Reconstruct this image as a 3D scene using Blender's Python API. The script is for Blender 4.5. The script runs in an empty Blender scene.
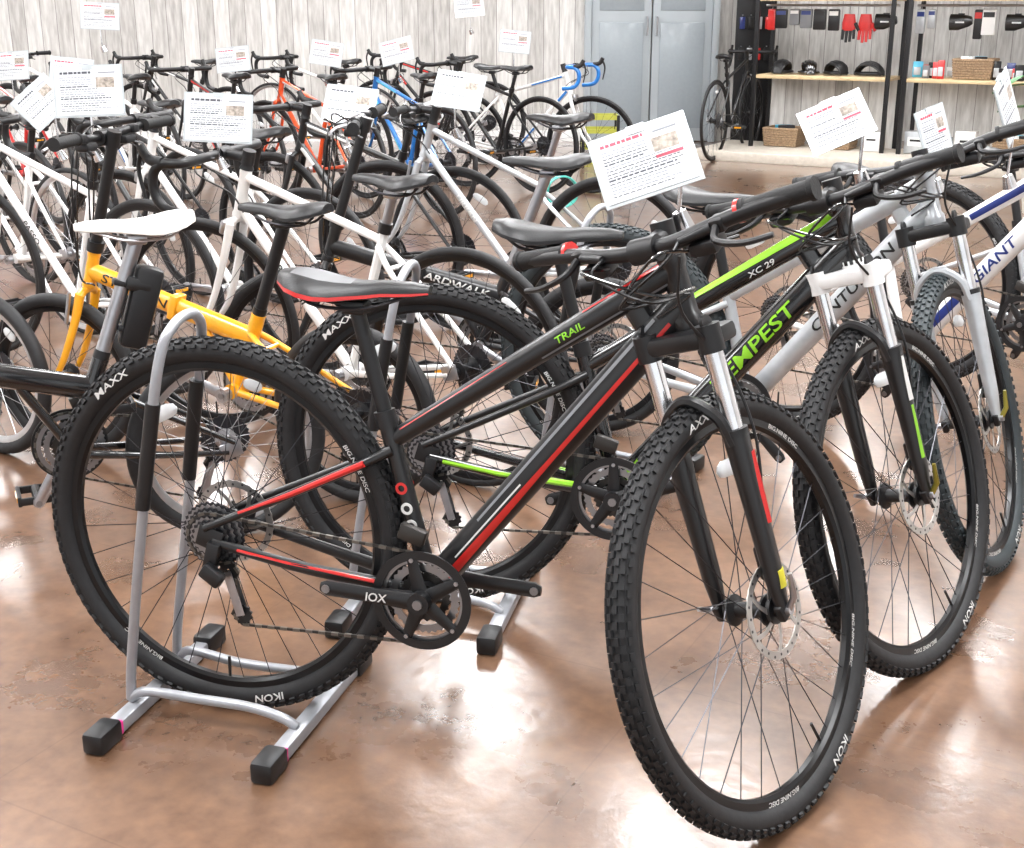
import bpy, bmesh, math, random
from mathutils import Vector as V, Matrix
random.seed(7)
scene=bpy.context.scene
try:
    scene.view_settings.view_transform='Standard'
except Exception: pass
pi=math.pi
def rad(a): return math.radians(a)
def lin(c):
    return tuple((x/255/12.92 if x/255<=.04045 else ((x/255+.055)/1.055)**2.4) for x in c)
# ------------------------------------------------------------ materials
MC={}
def mat(name,col,rough=.5,metal=0.0,coat=0.0,noise=.08,scale=30,bump=0.0,emit=0):
    if name in MC: return MC[name]
    m=bpy.data.materials.new(name); m.use_nodes=True
    nt=m.node_tree; p=nt.nodes['Principled BSDF']
    c=lin(col)
    p.inputs['Roughness'].default_value=rough
    p.inputs['Metallic'].default_value=metal
    p.inputs['Coat Weight'].default_value=coat
    p.inputs['Coat Roughness'].default_value=.08
    tc=nt.nodes.new('ShaderNodeTexCoord'); n=nt.nodes.new('ShaderNodeTexNoise')
    n.inputs['Scale'].default_value=scale; n.inputs['Detail'].default_value=3
    nt.links.new(tc.outputs['Object'],n.inputs['Vector'])
    r=nt.nodes.new('ShaderNodeValToRGB')
    r.color_ramp.elements[0].position=.3; r.color_ramp.elements[1].position=.7
    r.color_ramp.elements[0].color=tuple(x*(1-noise) for x in c)+(1,)
    r.color_ramp.elements[1].color=tuple(min(1,x*(1+noise)) for x in c)+(1,)
    nt.links.new(n.outputs['Fac'],r.inputs['Fac'])
    nt.links.new(r.outputs['Color'],p.inputs['Base Color'])
    if bump:
        b=nt.nodes.new('ShaderNodeBump'); b.inputs['Strength'].default_value=bump
        b.inputs['Distance'].default_value=.002
        nt.links.new(n.outputs['Fac'],b.inputs['Height']); nt.links.new(b.outputs['Normal'],p.inputs['Normal'])
    if emit:
        p.inputs['Emission Color'].default_value=(.98,.99,1,1); p.inputs['Emission Strength'].default_value=emit
    MC[name]=m; return m
tire=mat('tire_rubber',(25,25,27),.62,noise=.25,scale=60,bump=.3)
tireg=mat('tire_rubber_grey',(48,55,58),.6)
rimb=mat('rim_black',(16,16,18),.3,.3)
rims=mat('rim_alloy',(190,190,192),.28,.9)
alloy=mat('alloy',(176,176,180),.3,.95)
chrome=mat('chrome',(226,226,228),.14,1)
steel=mat('steel_spoke',(150,150,152),.3,.9)
chainm=mat('chain_steel',(112,108,102),.38,.8)
chaind=mat('chain_dark',(66,64,62),.4,.7)
spokem=mat('spoke_dark',(62,62,66),.35,.7)
rotorm=mat('rotor_steel',(185,183,180),.3,.9)
blk=mat('paint_black_matte',(18,18,20),.38,0,.25,noise=.05)
blkg=mat('paint_black_gloss',(13,13,15),.2,0,.8,noise=.05)
plast=mat('plastic_black',(20,20,22),.42)
grip=mat('grip_rubber',(17,17,18),.7,bump=.4,scale=200)
red=mat('paint_red',(205,38,36),.3,0,.5)
wht=mat('paint_white',(235,235,234),.3,0,.5,noise=.02)
dec=mat('decal_white',(215,215,213),.5,noise=.02)
decg=mat('decal_grey',(120,122,126),.5,noise=.02)
grn=mat('paint_green',(140,205,40),.3,0,.5)
yel=mat('paint_yellow',(240,166,30),.28,0,.6,noise=.03)
org=mat('paint_orange',(232,84,34),.3,0,.6)
blu=mat('paint_blue',(24,112,190),.28,0,.6)
dblu=mat('paint_navy',(30,50,120),.3,0,.6)
cyan=mat('paint_cyan',(90,190,225),.4)
slv=mat('paint_silver',(184,188,192),.32,.4,.4)
stand=mat('stand_grey',(160,162,167),.35,.4)
pink=mat('tape_pink',(225,50,140),.5)
leath=mat('saddle_black',(22,22,24),.42,bump=.2,scale=300)
leathg=mat('saddle_grey',(60,61,65),.42)
leathw=mat('saddle_white',(230,228,222),.45)
refl=mat('reflector_white',(215,218,220),.2,0,.8)
gold=mat('lever_gold',(150,140,60),.3,.7)
# ------------------------------------------------------------ builder
class B:
    def __init__(s): s.v=[];s.f=[];s.m=[];s.mats=[];s.X=Matrix.Identity(4)
    def add(s,vs,fs,mt):
        if mt not in s.mats: s.mats.append(mt)
        k=s.mats.index(mt); o=len(s.v)
        s.v.extend([tuple(s.X@V(v)) for v in vs])
        for f in fs: s.f.append(tuple(i+o for i in f)); s.m.append(k)
    def mesh(s,name,ang=38):
        me=bpy.data.meshes.new(name); me.from_pydata(s.v,[],s.f)
        for m in s.mats: me.materials.append(m)
        me.polygons.foreach_set('material_index',s.m)
        me.polygons.foreach_set('use_smooth',[True]*len(s.f))
        bm=bmesh.new(); bm.from_mesh(me); bmesh.ops.recalc_face_normals(bm,faces=bm.faces); bm.to_mesh(me); bm.free()
        try: me.set_sharp_from_angle(angle=rad(ang))
        except Exception: pass
        me.update(); return me
    def obj(s,name,parent=None,ang=38):
        o=bpy.data.objects.new(name,s.mesh(name,ang)); scene.collection.objects.link(o)
        if parent: o.parent=parent
        return o
    def sweep(s,path,r,mt,seg=8,ref=(0,1,0),caps=True):
        P=[V(p) for p in path]; n=len(P)
        if not isinstance(r,(list,)): r=[r]*n
        if len(r)==2 and n>2: r=[lerp(r[0],r[1],i/(n-1)) for i in range(n)]
        side=V(ref); vs=[];fs=[]
        for i in range(n):
            t=(P[min(i+1,n-1)]-P[max(i-1,0)])
            if t.length<1e-9: t=V((1,0,0))
            t.normalize()
            sd=side-t*side.dot(t)
            if sd.length<1e-4:
                sd=t.orthogonal()
            side=sd.normalized(); up=t.cross(side)
            a,b=(r[i] if isinstance(r[i],tuple) else (r[i],r[i]))
            for k in range(seg):
                q=2*pi*k/seg
                vs.append(P[i]+side*a*math.cos(q)+up*b*math.sin(q))
        for i in range(n-1):
            for k in range(seg):
                k2=(k+1)%seg
                fs.append((i*seg+k,i*seg+k2,(i+1)*seg+k2,(i+1)*seg+k))
        if caps:
            fs.append(tuple(range(seg))); fs.append(tuple((n-1)*seg+k for k in range(seg)))
        s.add(vs,fs,mt)
    def rev(s,prof,mt,n=48,c=(0,0,0)):
        vs=[];fs=[];m=len(prof)
        for i in range(n):
            a=2*pi*i/n;ca,sa=math.cos(a),math.sin(a)
            for (r,y) in prof: vs.append((c[0]+r*ca,c[1]+y,c[2]+r*sa))
        for i in range(n):
            j=(i+1)%n
            for k in range(m):
                k2=(k+1)%m
                fs.append((i*m+k,i*m+k2,j*m+k2,j*m+k))
        s.add(vs,fs,mt)
    def cyl(s,c,r,y0,y1,mt,n=16):
        s.rev([(.0005,y0),(r,y0),(r,y1),(.0005,y1)],mt,n,c)
    def box(s,c,sz,mt,R=None,ch=0):
        hx,hy,hz=[d/2 for d in sz]; vs=[];c=V(c)
        if ch<=0:
            L=[V((x*hx,y*hy,z*hz)) for x in(-1,1) for y in(-1,1) for z in(-1,1)]
            fs=[(0,1,3,2),(4,6,7,5),(0,4,5,1),(2,3,7,6),(0,2,6,4),(1,5,7,3)]
        else:
            bm=bmesh.new(); bmesh.ops.create_cube(bm,size=1)
            for v in bm.verts: v.co=V((v.co.x*sz[0],v.co.y*sz[1],v.co.z*sz[2]))
            bmesh.ops.bevel(bm,geom=bm.edges[:],offset=ch,segments=2,affect='EDGES',profile=.5)
            bm.verts.index_update(); L=[v.co.copy() for v in bm.verts]; fs=[tuple(v.index for v in f.verts) for f in bm.faces]; bm.free()
        for l in L: vs.append(c+(R@l if R else l))
        s.add(vs,fs,mt)
    def gear(s,c,r,ri,y,th,teeth,mt,dr=.004):
        vs=[];fs=[];n=teeth*2
        for i in range(n):
            a=2*pi*i/n; ro=r if i%2 else r-dr
            ca,sa=math.cos(a),math.sin(a)
            for (q,yy) in((ro,y-th/2),(ro,y+th/2),(ri,y+th/2),(ri,y-th/2)): vs.append((c[0]+q*ca,c[1]+yy,c[2]+q*sa))
        for i in range(n):
            j=(i+1)%n
            for k in range(4): fs.append((i*4+k,i*4+(k+1)%4,j*4+(k+1)%4,j*4+k))
        s.add(vs,fs,mt)
    def patch(s,p0,p1,r0,r1,s0,s1,fa,fb,mt,off=.0009,n=10,fa2=None,fb2=None):
        p0=V(p0);p1=V(p1);t=(p1-p0).normalized();side=V((0,1,0));up=t.cross(side)
        fa2=fa if fa2 is None else fa2; fb2=fb if fb2 is None else fb2
        for sg in (1,-1):
            vs=[];fs=[];m=6
            for i in range(n+1):
                u=i/n;q=s0+(s1-s0)*u;p=p0.lerp(p1,q);a=r0[0]+(r1[0]-r0[0])*q+off;b=r0[1]+(r1[1]-r0[1])*q+off
                A=fa+(fa2-fa)*u;Bq=fb+(fb2-fb)*u
                for k in range(m+1):
                    f=rad(A+(Bq-A)*k/m)
                    vs.append(p-side*sg*a*math.cos(f)+up*b*math.sin(f))
            for i in range(n):
                for k in range(m): fs.append((i*(m+1)+k,i*(m+1)+k+1,(i+1)*(m+1)+k+1,(i+1)*(m+1)+k))
            s.add(vs,fs,mt)
    def text_tube(s,txt,p0,p1,r0,r1,sc,h,mt,wide=1.3,vo=0):
        p0=V(p0);p1=V(p1);t=(p1-p0).normalized();side=V((0,1,0));up=t.cross(side);L=(p1-p0).length
        tv,tf=textmesh(txt,True)
        for sg in(-1,1):
            vs=[]
            for (x,y) in tv:
                q=sc+(-sg)*x*h*wide/L;yy=y*h+vo
                a=r0[0]+(r1[0]-r0[0])*q;b=r0[1]+(r1[1]-r0[1])*q
                w=max(-.97,min(.97,yy/b))
                vs.append(p0.lerp(p1,q)+side*sg*(a*math.sqrt(1-w*w)+.0013)+up*yy)
            s.add(vs,tf,mt)
    def text_arc(s,txt,R,ang,h,mt,yf,wide=1.2):
        tv,tf=textmesh(txt,False)
        for sg in(-1,1):
            vs=[]
            for(x,y) in tv:
                r=R+y*h; a=ang+sg*x*h*wide/R
                vs.append((r*math.cos(a),sg*(yf(r)+.001),r*math.sin(a)))
            s.add(vs,tf,mt)
def lerp(a,b,t):
    if isinstance(a,tuple): return tuple(x+(y-x)*t for x,y in zip(a,b))
    return a+(b-a)*t
TC={}
def textmesh(txt,sub):
    key=(txt,sub)
    if key in TC: return TC[key]
    cu=bpy.data.curves.new('t','FONT');cu.body=txt;cu.align_x='CENTER';cu.align_y='CENTER';cu.size=1.4;cu.offset=.02;cu.resolution_u=3
    o=bpy.data.objects.new('t',cu);scene.collection.objects.link(o)
    bpy.context.view_layer.update()
    dg=bpy.context.evaluated_depsgraph_get();me=o.evaluated_get(dg).to_mesh()
    bm=bmesh.new();bm.from_mesh(me)
    bmesh.ops.triangulate(bm,faces=bm.faces[:])
    if sub: bmesh.ops.subdivide_edges(bm,edges=bm.edges[:],cuts=2,use_grid_fill=True)
    bm.verts.index_update()
    tv=[(v.co.x+v.co.y*.15,v.co.y) for v in bm.verts];tf=[tuple(v.index for v in f.verts) for f in bm.faces]
    bm.free();o.evaluated_get(dg).to_mesh_clear()
    bpy.data.objects.remove(o);bpy.data.curves.remove(cu)
    TC[key]=(tv,tf);return TC[key]
def smooth(pts,n=6):
    P=[V(p) for p in pts];P=[P[0]*2-P[1]]+P+[P[-1]*2-P[-2]];out=[]
    for i in range(1,len(P)-2):
        a,b,c,d=P[i-1:i+3]
        for k in range(n):
            t=k/n;out.append(.5*((2*b)+(c-a)*t+(2*a-5*b+4*c-d)*t*t+(3*b-a-3*c+d)*t**3))
    out.append(P[-2]);return out
def empty(name,loc,yaw,roll=0):
    e=bpy.data.objects.new(name,None);scene.collection.objects.link(e);e.empty_display_size=.1
    e.location=loc;e.rotation_euler=(rad(roll),0,yaw);return e
# ------------------------------------------------------------ wheels
WM={}
def wheel(key,R,tw,knob,tm,rm,sm,rear,disc,nsp=32,rd=.022,texts=True,sr=.0012):
    if key in WM: return WM[key]
    b=B(); kn=.0035 if knob else 0
    rc=R-tw-kn; w=tw*1.0
    N=96 if knob else 64
    b.rev([(rc+tw*math.cos(2*pi*k/14),w*math.sin(2*pi*k/14)) for k in range(14)],tm,N)
    if knob:
        n=98
        for i in range(n):
            for j,th in enumerate((-62,-36,-12,12,36,62)):
                a=2*pi*(i+(.5 if j in(1,3,5) else 0))/n; t=rad(th)
                c=V(((rc+(tw+.0008)*math.cos(t)),(w+.0008)*math.sin(t),0))
                Ry=Matrix.Rotation(-a,3,'Y')
                Rl=Ry@Matrix.Rotation(t,3,'Z')
                b.box(Ry@c,(.0065,.0070,.0115),tm,Rl)
    ro=rc-tw+.005; ri=ro-rd; rw=max(.009,w*.46)
    b.rev([(ro,-rw),(ro,rw),(ri+.006,rw),(ri,rw*.5),(ri,-rw*.5),(ri+.006,-rw)],rm,N)
    hm=plast if rm is rimb else alloy
    b.rev([(.004,-.050),(.011,-.050),(.012,-.037),(.027,-.035),(.027,-.031),(.014,-.025),(.014,.025),(.027,.031),(.027,.035),(.012,.037),(.011,.050),(.004,.050)],hm,20)
    b.cyl((0,0,0),.005,-.062,.062,steel,10)
    for i in range(nsp):
        sg=1 if i%2 else -1; a=2*pi*(i+.5)/nsp; h=a+(rad(70) if (i//2)%2 else -rad(70))
        b.sweep([(.025*math.cos(h),sg*.033,.025*math.sin(h)),((ri+.003)*math.cos(a),0,(ri+.003)*math.sin(a))],sr,sm,3,caps=False)
    if disc:
        y=.044; b.gear((0,0,0),.081,.067,y,.0022,36,rotorm,.0015)
        for i in range(6):
            a=2*pi*i/6
            b.sweep([(.02*math.cos(a-.5),y,.02*math.sin(a-.5)),(.045*math.cos(a-.2),y,.045*math.sin(a-.2)),(.068*math.cos(a),y,.068*math.sin(a))],[(.001,.005),(.001,.004),(.001,.005)],rotorm,6)
        for i in range(24):
            a=2*pi*i/24; rr=.074+.003*(i%2-.5)
            b.cyl((rr*math.cos(a),y,rr*math.sin(a)),.0026,-.0014,.0014,spokem,6)
        b.cyl((0,0,0),.023,y-.003,y+.004,plast,20)
    if rear:
        for k in range(8): b.gear((0,0,0),.064-.0048*k,.018,-.036-.0036*k,.0018,int(34-2.5*k),steel if k%2 else spokem,.004)
    b.sweep([(0,0,-ri),(0,0,-ri+.04)],.003,plast,6)
    a=rad(116 if not rear else 118); rr=ri*.80
    if nsp>=28:
        pts=[(rr*math.cos(a+t),(-.012 if rear else .010),rr*math.sin(a+t)) for t in (-.16,-.14,-.09,0,.09,.14,.16)]
        b.sweep(pts,[(.002,.003),(.0035,.010),(.004,.014),(.004,.015),(.004,.014),(.0035,.010),(.002,.003)],refl,10)
    if texts:
        def ty(r): return w*math.sqrt(max(0,1-((r-rc)/tw)**2))
        if knob:
            if rear:
                b.text_arc('MAXX',rc-.002,rad(128),.013,dec,ty,1.7)
                b.text_arc('IKON',rc-.002,rad(-74),.014,dec,ty,1.3)
            else:
                b.text_arc('AXXIS',rc-.002,rad(104),.013,dec,ty,1.6)
                b.text_arc('IKON',rc-.002,rad(-92),.014,dec,ty,1.3)
            fy=lambda r:rw
            for an in((-125,28) if rear else (-60,-128,150)): b.text_arc('BIG.NINE DISC',ri+.0125,rad(an),.008,dec,fy,1.3)
    WM[key]=b.mesh(key); return WM[key]
def saddle(b,c,mt,trim=None):
    c=V(c);W=[.030,.060,.071,.070,.058,.042,.031,.026,.023,.020,.011];Z=[.010,.013,.010,.004,0,-.002,-.002,0,0,-.001,-.006];T=[.022,.034,.038,.037,.034,.03,.028,.026,.025,.022,.014]
    TH=[rad(q) for q in(-90,-83,-62,-35,0,35,62,83,90)]
    vs=[];fs=[];n=len(W);m=14
    for i in range(n):
        x=-.13+.27*i/(n-1)
        for th in TH:
            cc=max(0,math.cos(th))
            vs.append(c+V((x,W[i]*math.sin(th),Z[i]-T[i]*(1-cc**.75))))
        for k in range(5):
            yy=W[i]*(.82-.41*k); vs.append(c+V((x,yy,Z[i]-T[i]-.004+.008*(1-abs(yy)/(W[i])))))
    top=[];sd=[];mid=[]
    for i in range(n-1):
        for k in range(m):
            f=(i*m+k,i*m+(k+1)%m,(i+1)*m+(k+1)%m,(i+1)*m+k)
            if k in(0,7): sd.append(f)
            elif k in(3,4) and trim and 0<i<5: mid.append(f)
            else: top.append(f)
    top.append(tuple(range(m)));top.append(tuple((n-1)*m+k for k in range(m)))
    b.add(vs,top,mt);b.add(vs,sd,trim or mt)
    if mid: b.add(vs,mid,leathg)
    for sg in(-1,1):
        b.sweep(smooth([c+V((-.10,sg*.025,-.025)),c+V((-.06,sg*.024,-.048)),c+V((.03,sg*.022,-.048)),c+V((.10,sg*.012,-.026))],4),.0035,alloy if mt is not leath else spokem,6)
# ------------------------------------------------------------ bike kinds
K={
'mtb':dict(R=.364,tw=.0220,knob=1,wb=1.035,bb=(.414,.295),st=(.330,.600),ha=72,fl=.468,ht=.115,off=.042,sad=(.30,.835),stem=.034,reach=.06,bar='flat',fork='sus',disc=1,rr=.088),
'road':dict(R=.338,tw=.0125,knob=0,wb=.98,bb=(.405,.27),st=(.265,.70),ha=72.5,fl=.37,ht=.15,off=.045,sad=(.225,.87),stem=.035,reach=.09,bar='drop',fork='rigid',disc=0,rr=.1),
'hyb':dict(R=.345,tw=.016,knob=0,wb=1.02,bb=(.43,.28),st=(.30,.66),ha=71,fl=.39,ht=.14,off=.045,sad=(.25,.86),stem=.05,reach=.08,bar='flat',fork='rigid',disc=0,rr=.085),
'fold':dict(R=.25,tw=.02,knob=0,wb=.98,bb=(.37,.28),st=(.285,.50),ha=72,fl=.29,ht=.11,off=.03,sad=(.20,.80),stem=.33,reach=.03,bar='flat',fork='rigid',disc=0,rr=.085),
}
def yelm(): return mat('sticker_yellow',(215,205,60),.5)
def bike(name,x,y,yaw,kind,steer=0,fc=blk,fk=None,ac=None,sad=leath,strim=None,text=None,tcol=dec,style=None,rim='b',tm=tire,lod=1,tape=plast,pedals=True,crank=180,cg=plast,post=plast,stems=plast,sadz=None,ax=red,roll=0,barL=None,pouch=False,wb=None):
    k=dict(K[kind]); R=k['R'];wb=wb or k['wb']; yaw=rad(yaw)
    e=empty(name,(x,y,0),yaw,roll)
    bb=V((k['bb'][0],0,k['bb'][1]));st=V((k['st'][0],0,k['st'][1]))
    ha=rad(k['ha']);u=V((-math.cos(ha),0,math.sin(ha)));nn=V((math.sin(ha),0,math.cos(ha)))
    rh=V((0,0,R));fh=V((wb,0,R));A0=fh-nn*k['off']
    A=lambda t:A0+u*t
    S=Matrix.Translation(A0)@Matrix.Rotation(rad(steer),4,u)@Matrix.Translation(-A0)
    fl=k['fl'];ht=k['ht'];seg=14 if lod>1 else 8
    fk=fk or fc
    rm=rimb if rim=='b' else rims; smt=spokem if rim=='b' else steel
    mtb=k['knob']
    kk=f"{kind}_{rim}_{tm.name}"
    wr=wheel('wheel_rear_'+kk,R,k['tw'],mtb,tm,rm,smt,True,k['disc'],32 if mtb else 28,.020,True,.0011)
    wf=wheel('wheel_front_'+kk,R,k['tw'],mtb,tm,rm,smt,False,k['disc'],32 if mtb else 24,.020,True,.0011)
    o=bpy.data.objects.new('rear_wheel',wr);scene.collection.objects.link(o);o.parent=e;o.location=rh
    o.rotation_euler=(0,random.uniform(-.5,.5) if lod<2 else 0,0)
    o=bpy.data.objects.new('front_wheel',wf);scene.collection.objects.link(o);o.parent=e
    o.matrix_local=S@Matrix.Translation(fh)
    b=B()
    hb=A(fl+.012);htp=A(fl+.012+ht)
    b.sweep([hb,hb+u*.012,hb+u*.02,htp-u*.02,htp-u*.012,htp],[.026,.026,.021,.020,.024,.024] if mtb else [.020,.020,.0175,.0175,.019,.019],fc,seg+2)
    mono=kind=='fold'
    sdir=(st-bb).normalized()
    if not mono:
        dt0=bb+V((.01,0,.02));dt1=A(fl+.045)
        r0=(.021,.027) if mtb else (.015,.016);r1=(.02,.030) if mtb else (.0145,.015)
        mid=dt0.lerp(dt1,.5)
        b.sweep([dt0,mid,dt1],[r0,lerp(r0,r1,.5),r1],fc,seg+4)
        tt0=st-sdir*(.035);tt1=A(fl+ht-.012)
        q0=(.014,.016) if mtb else (.012,.012);q1=(.018,.024) if mtb else (.0125,.013)
        b.sweep([tt0,tt0.lerp(tt1,.5),tt1],[q0,lerp(q0,q1,.5),q1],fc,seg+2)
        b.sweep([bb,st],[.0165,.0165] if mtb else [.014,.014],fc,seg)
        if mtb:
            b.sweep([tt0.lerp(tt1,.86)-V((0,0,.01)),dt0.lerp(dt1,.88)+V((0,0,.012))],[(.010,.02),(.010,.02)],fc,8)
    else:
        dt0=st-sdir*.075;dt1=A(fl+.06);r0=(.020,.030);r1=(.018,.025)
        b.sweep([dt0,dt0.lerp(dt1,.5),dt1],[r0,lerp(r0,r1,.5),r1],fc,14)
        m=dt0.lerp(dt1,.46);b.box(m,(.024,.050,.070),fc,Matrix.Rotation(-math.atan2((dt1-dt0).z,(dt1-dt0).x),3,'Y'),.004)
        b.box(m+V((0,-.03,0)),(.05,.008,.016),alloy,None,.003)
        b.sweep([bb,st],[.020,.020],fc,12)
        b.sweep([bb+V((.01,0,.02)),dt0.lerp(dt1,.3)-V((0,0,.02))],[.012,.012],fc,10)
    b.rev([(.0005,-.037),(.021,-.037),(.021,.037),(.0005,.037)],fc if kind!='mtb' else plast,16,bb)
    dy=.063
    sst=st-sdir*(.05 if not mono else .06)
    dr=rh+V((-.004,0,.008))
    for sg in(-1,1):
        b.sweep(smooth([sst+V((0,sg*.014,0)),sst.lerp(dr,.16)+V((0,sg*.034,0)),sst.lerp(dr,.5)+V((0,sg*.048,.004)),dr+V((0,sg*dy,.012))],5),[.0095,.0075],ac or fc,seg)
        b.sweep(smooth([bb+V((-.005,sg*.026,0)),bb.lerp(rh,.3)+V((0,sg*.038,-.004)),bb.lerp(rh,.6)+V((0,sg*.054,-.006)),rh+V((.012,sg*dy,-.004))],5),[(.010,.015),(.007,.009)] if mtb else [(.009,.011),(.006,.007)],fc,seg)
        b.box(rh+V((.006,sg*dy,.002)),(.05,.006,.042),plast if mtb else alloy,Matrix.Rotation(.3,3,'Y'),.002)
    pb=sst.lerp(dr,.18);b.sweep([pb+V((0,-.036,0)),pb+V((0,.036,0))],.007,fc,8,ref=(1,0,0))
    sz=sadz or k['sad'][1]
    sp=V((st.x+(sz-.05-st.z)*sdir.x/sdir.z,0,sz-.05))
    b.sweep([st-sdir*.01,st+sdir*.02],.0195,plast,12)
    b.sweep([st,sp],.0137 if not mono else .017,post,12)
    b.box(sp,(.045,.04,.024),post,None,.006)
    if text:
        b.text_tube(text[0],dt0,dt1,r0,r1,text[1],text[2],tcol,text[3] if len(text)>3 else 1.3)
    if style=='red':
        b.patch(dt0,dt1,r0,r1,.03,.50,-44,-6,red,n=12,fa2=-24,fb2=-8)
        b.patch(dt0,dt1,r0,r1,.22,.93,30,40,decg,n=12,fa2=32,fb2=46)
        b.patch(dt0,dt1,r0,r1,.5,.95,-24,-8,red,n=12,fa2=-14,fb2=-2)
        b.patch(dt0,dt1,r0,r1,.10,.38,2,8,dec,n=8)
        b.patch(tt0,tt1,q0,q1,.55,.97,-40,-30,decg,n=8)
        b.patch(tt0,tt1,q0,q1,.05,.45,32,38,red,n=8,fa2=38,fb2=42)
        b.patch(tt0,tt1,q0,q1,.72,1.0,52,60,red,n=8,fa2=40,fb2=60)
        b.text_tube('TRAIL',tt0,tt1,q0,q1,.66,.012,grn,1.3)
        for sg in(-1,1):
            b.sweep([sst.lerp(dr,.12)+V((0,sg*.041,.0)),sst.lerp(dr,.5)+V((0,sg*.0515,.004)),sst.lerp(dr,.8)+V((0,sg*.059,.012))],[(.0065,.006),(.0065,.006),(.0062,.004)],red,8)
            b.sweep([bb.lerp(rh,.2)+V((0,sg*.036,.002)),bb.lerp(rh,.62)+V((0,sg*.0565,-.003)),bb.lerp(rh,.85)+V((0,sg*.064,-.003))],[(.0075,.006),(.0065,.005),(.0055,.004)],red,8)
            for q,mm in((.5,dec),(.40,dec),(.62,red)):
                tv=bb.lerp(st,q);b.gear(tv+V((0,sg*.0168,0)),.011,.006,0,.001,14,mm,0)
    elif style=='green':
        b.patch(tt0,tt1,q0,q1,.35,.98,34,74,grn,n=10,fa2=16,fb2=70)
        b.patch(dt0,dt1,r0,r1,.03,.20,-30,30,grn,n=8)
        b.text_tube('XC 29',tt0,tt1,q0,q1,.70,.012,dec,1.3,-.005)
        for sg in(-1,1): b.sweep([bb.lerp(rh,.2)+V((0,sg*.035,.004)),bb.lerp(rh,.6)+V((0,sg*.0555,-.004)),bb.lerp(rh,.9)+V((0,sg*.064,-.004))],[(.0095,.008),(.0085,.007),(.0065,.006)],grn,8)
    elif style=='accent':
        b.patch(dt0,dt1,r0,r1,.05,.35,-25,25,ax,n=8)
        b.patch(dt0,dt1,r0,r1,.8,.96,-35,35,ax,n=6)
        if not mono: b.patch(tt0,tt1,q0,q1,.5,.95,-30,20,ax,n=8)
    b.obj('frame',e)
    if pouch:
        b=B();pc=st.lerp(sp,.45)+V((-.055,0,-.01));Rp=Matrix.Rotation(-.32,3,'Y')
        b.box(pc,(.065,.055,.20),plast,Rp,.014);b.box(pc+V((.0,0,.055)),(.067,.057,.035),blk,Rp,.012)
        b.box(pc+V((-.01,-.03,.02)),(.02,.004,.02),red,Rp)
        for zz in(-.05,.06): b.box(pc+V((.035,0,zz)),(.05,.036,.014),plast,Rp,.004)
        b.obj('lock_pouch',e)
    b=B();sc=V((sp.x-.004,0,sz));saddle(b,sc,sad,strim);b.obj('saddle',e,50)
    # fork
    b=B();b.X=S
    cr=A(fl)
    if k['fork']=='sus':
        ly=.060;lt=.165
        b.box(cr+nn*.022+u*-.008,(.075,.155,.03),fk if fk is not fc else plast,Matrix.Rotation(-(pi/2-ha),3,'Y'),.009)
        b.sweep([cr-u*.02,cr+u*.02],.026,fk,14)
        for sg in(-1,1):
            base=fh+V((0,sg*ly,0))
            b.sweep([base+u*(fl-lt-.04),base+u*(fl+.004)],.016,chrome,16)
            b.sweep([base+u*(fl-.030),base+u*(fl+.014)],.021,plast if fk is fc else fk,16)
            b.cyl(base+u*(fl+.016),.014,-.003,.003,plast,10)
            b.sweep([base-u*.004,base+u*.03,base+u*.06,base+u*.22,base+u*(fl-lt-.005),base+u*(fl-lt)],[(.010,.012),(.012,.017),(.015,.0195),(.019,.0205),(.0215,.0215),(.0215,.0215)],fc if fk is fc else blk,16)
            b.sweep([base+u*(fl-lt-.003),base+u*(fl-lt+.008)],.0222,plast,16)
            b.box(base,(.030,.014,.030),plast,None,.004)
            b.cyl(base+V((0,sg*.010,0)),.008,-.005,.006,alloy,12)
            if style=='red':
                b.sweep([base+u*.15-nn*.004+V((0,sg*.004,0)),base+u*.27-nn*.004+V((0,sg*.003,0))],[(.0165,.010),(.0195,.014)],red,10)
                if sg>0:
                    b.sweep([base+u*.040+V((0,.003,0))-nn*.002,base+u*.070+V((0,.003,0))-nn*.002],[(.0125,.0140),(.0145,.0150)],yelm(),12)
            if style=='green':
                b.sweep([base+u*.20+V((0,sg*.003,0)),base+u*.29+V((0,sg*.003,0))],[(.0185,.013),(.0195,.013)],dec,10)
                b.sweep([base+u*.08+nn*.003+V((0,sg*.003,0)),base+u*.19+nn*.003+V((0,sg*.003,0))],[(.0145,.010),(.0175,.006)],grn,10)
        ar=fh+u*(fl-lt-.015)
        b.sweep(smooth([ar+V((0,-ly,0))+nn*.013,ar+V((0,-ly*.8,0))+u*.050+nn*.020,ar+u*.082+nn*.024,ar+V((0,ly*.8,0))+u*.050+nn*.020,ar+V((0,ly,0))+nn*.013],6),(.010),fc if fk is fc else blk,8,ref=(1,0,0))
        b.box(fh+V((-.035,.050,.075)),(.03,.03,.06),plast,Matrix.Rotation(-.3,3,'Y'),.006)
        b.sweep([fh+V((0,-.070,0)),fh+V((0,-.082,0)),fh+V((.02,-.086,.02))],[.006,.006,.004],alloy,8,ref=(1,0,0))
        b.sweep([fh+V((0,.07,0)),fh+V((-.01,.085,.02)),fh+V((-.02,.09,.06))],[.006,.006,.004],alloy if style=='red' else gold,8,ref=(0,0,1))
    else:
        cy=.038
        b.sweep([cr-u*.012+V((0,-cy,0)),cr+u*.002+V((0,-cy*.6,0)),cr+u*.006,cr+u*.002+V((0,cy*.6,0)),cr-u*.012+V((0,cy,0))],.012,fk,10,ref=(1,0,0))
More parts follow.
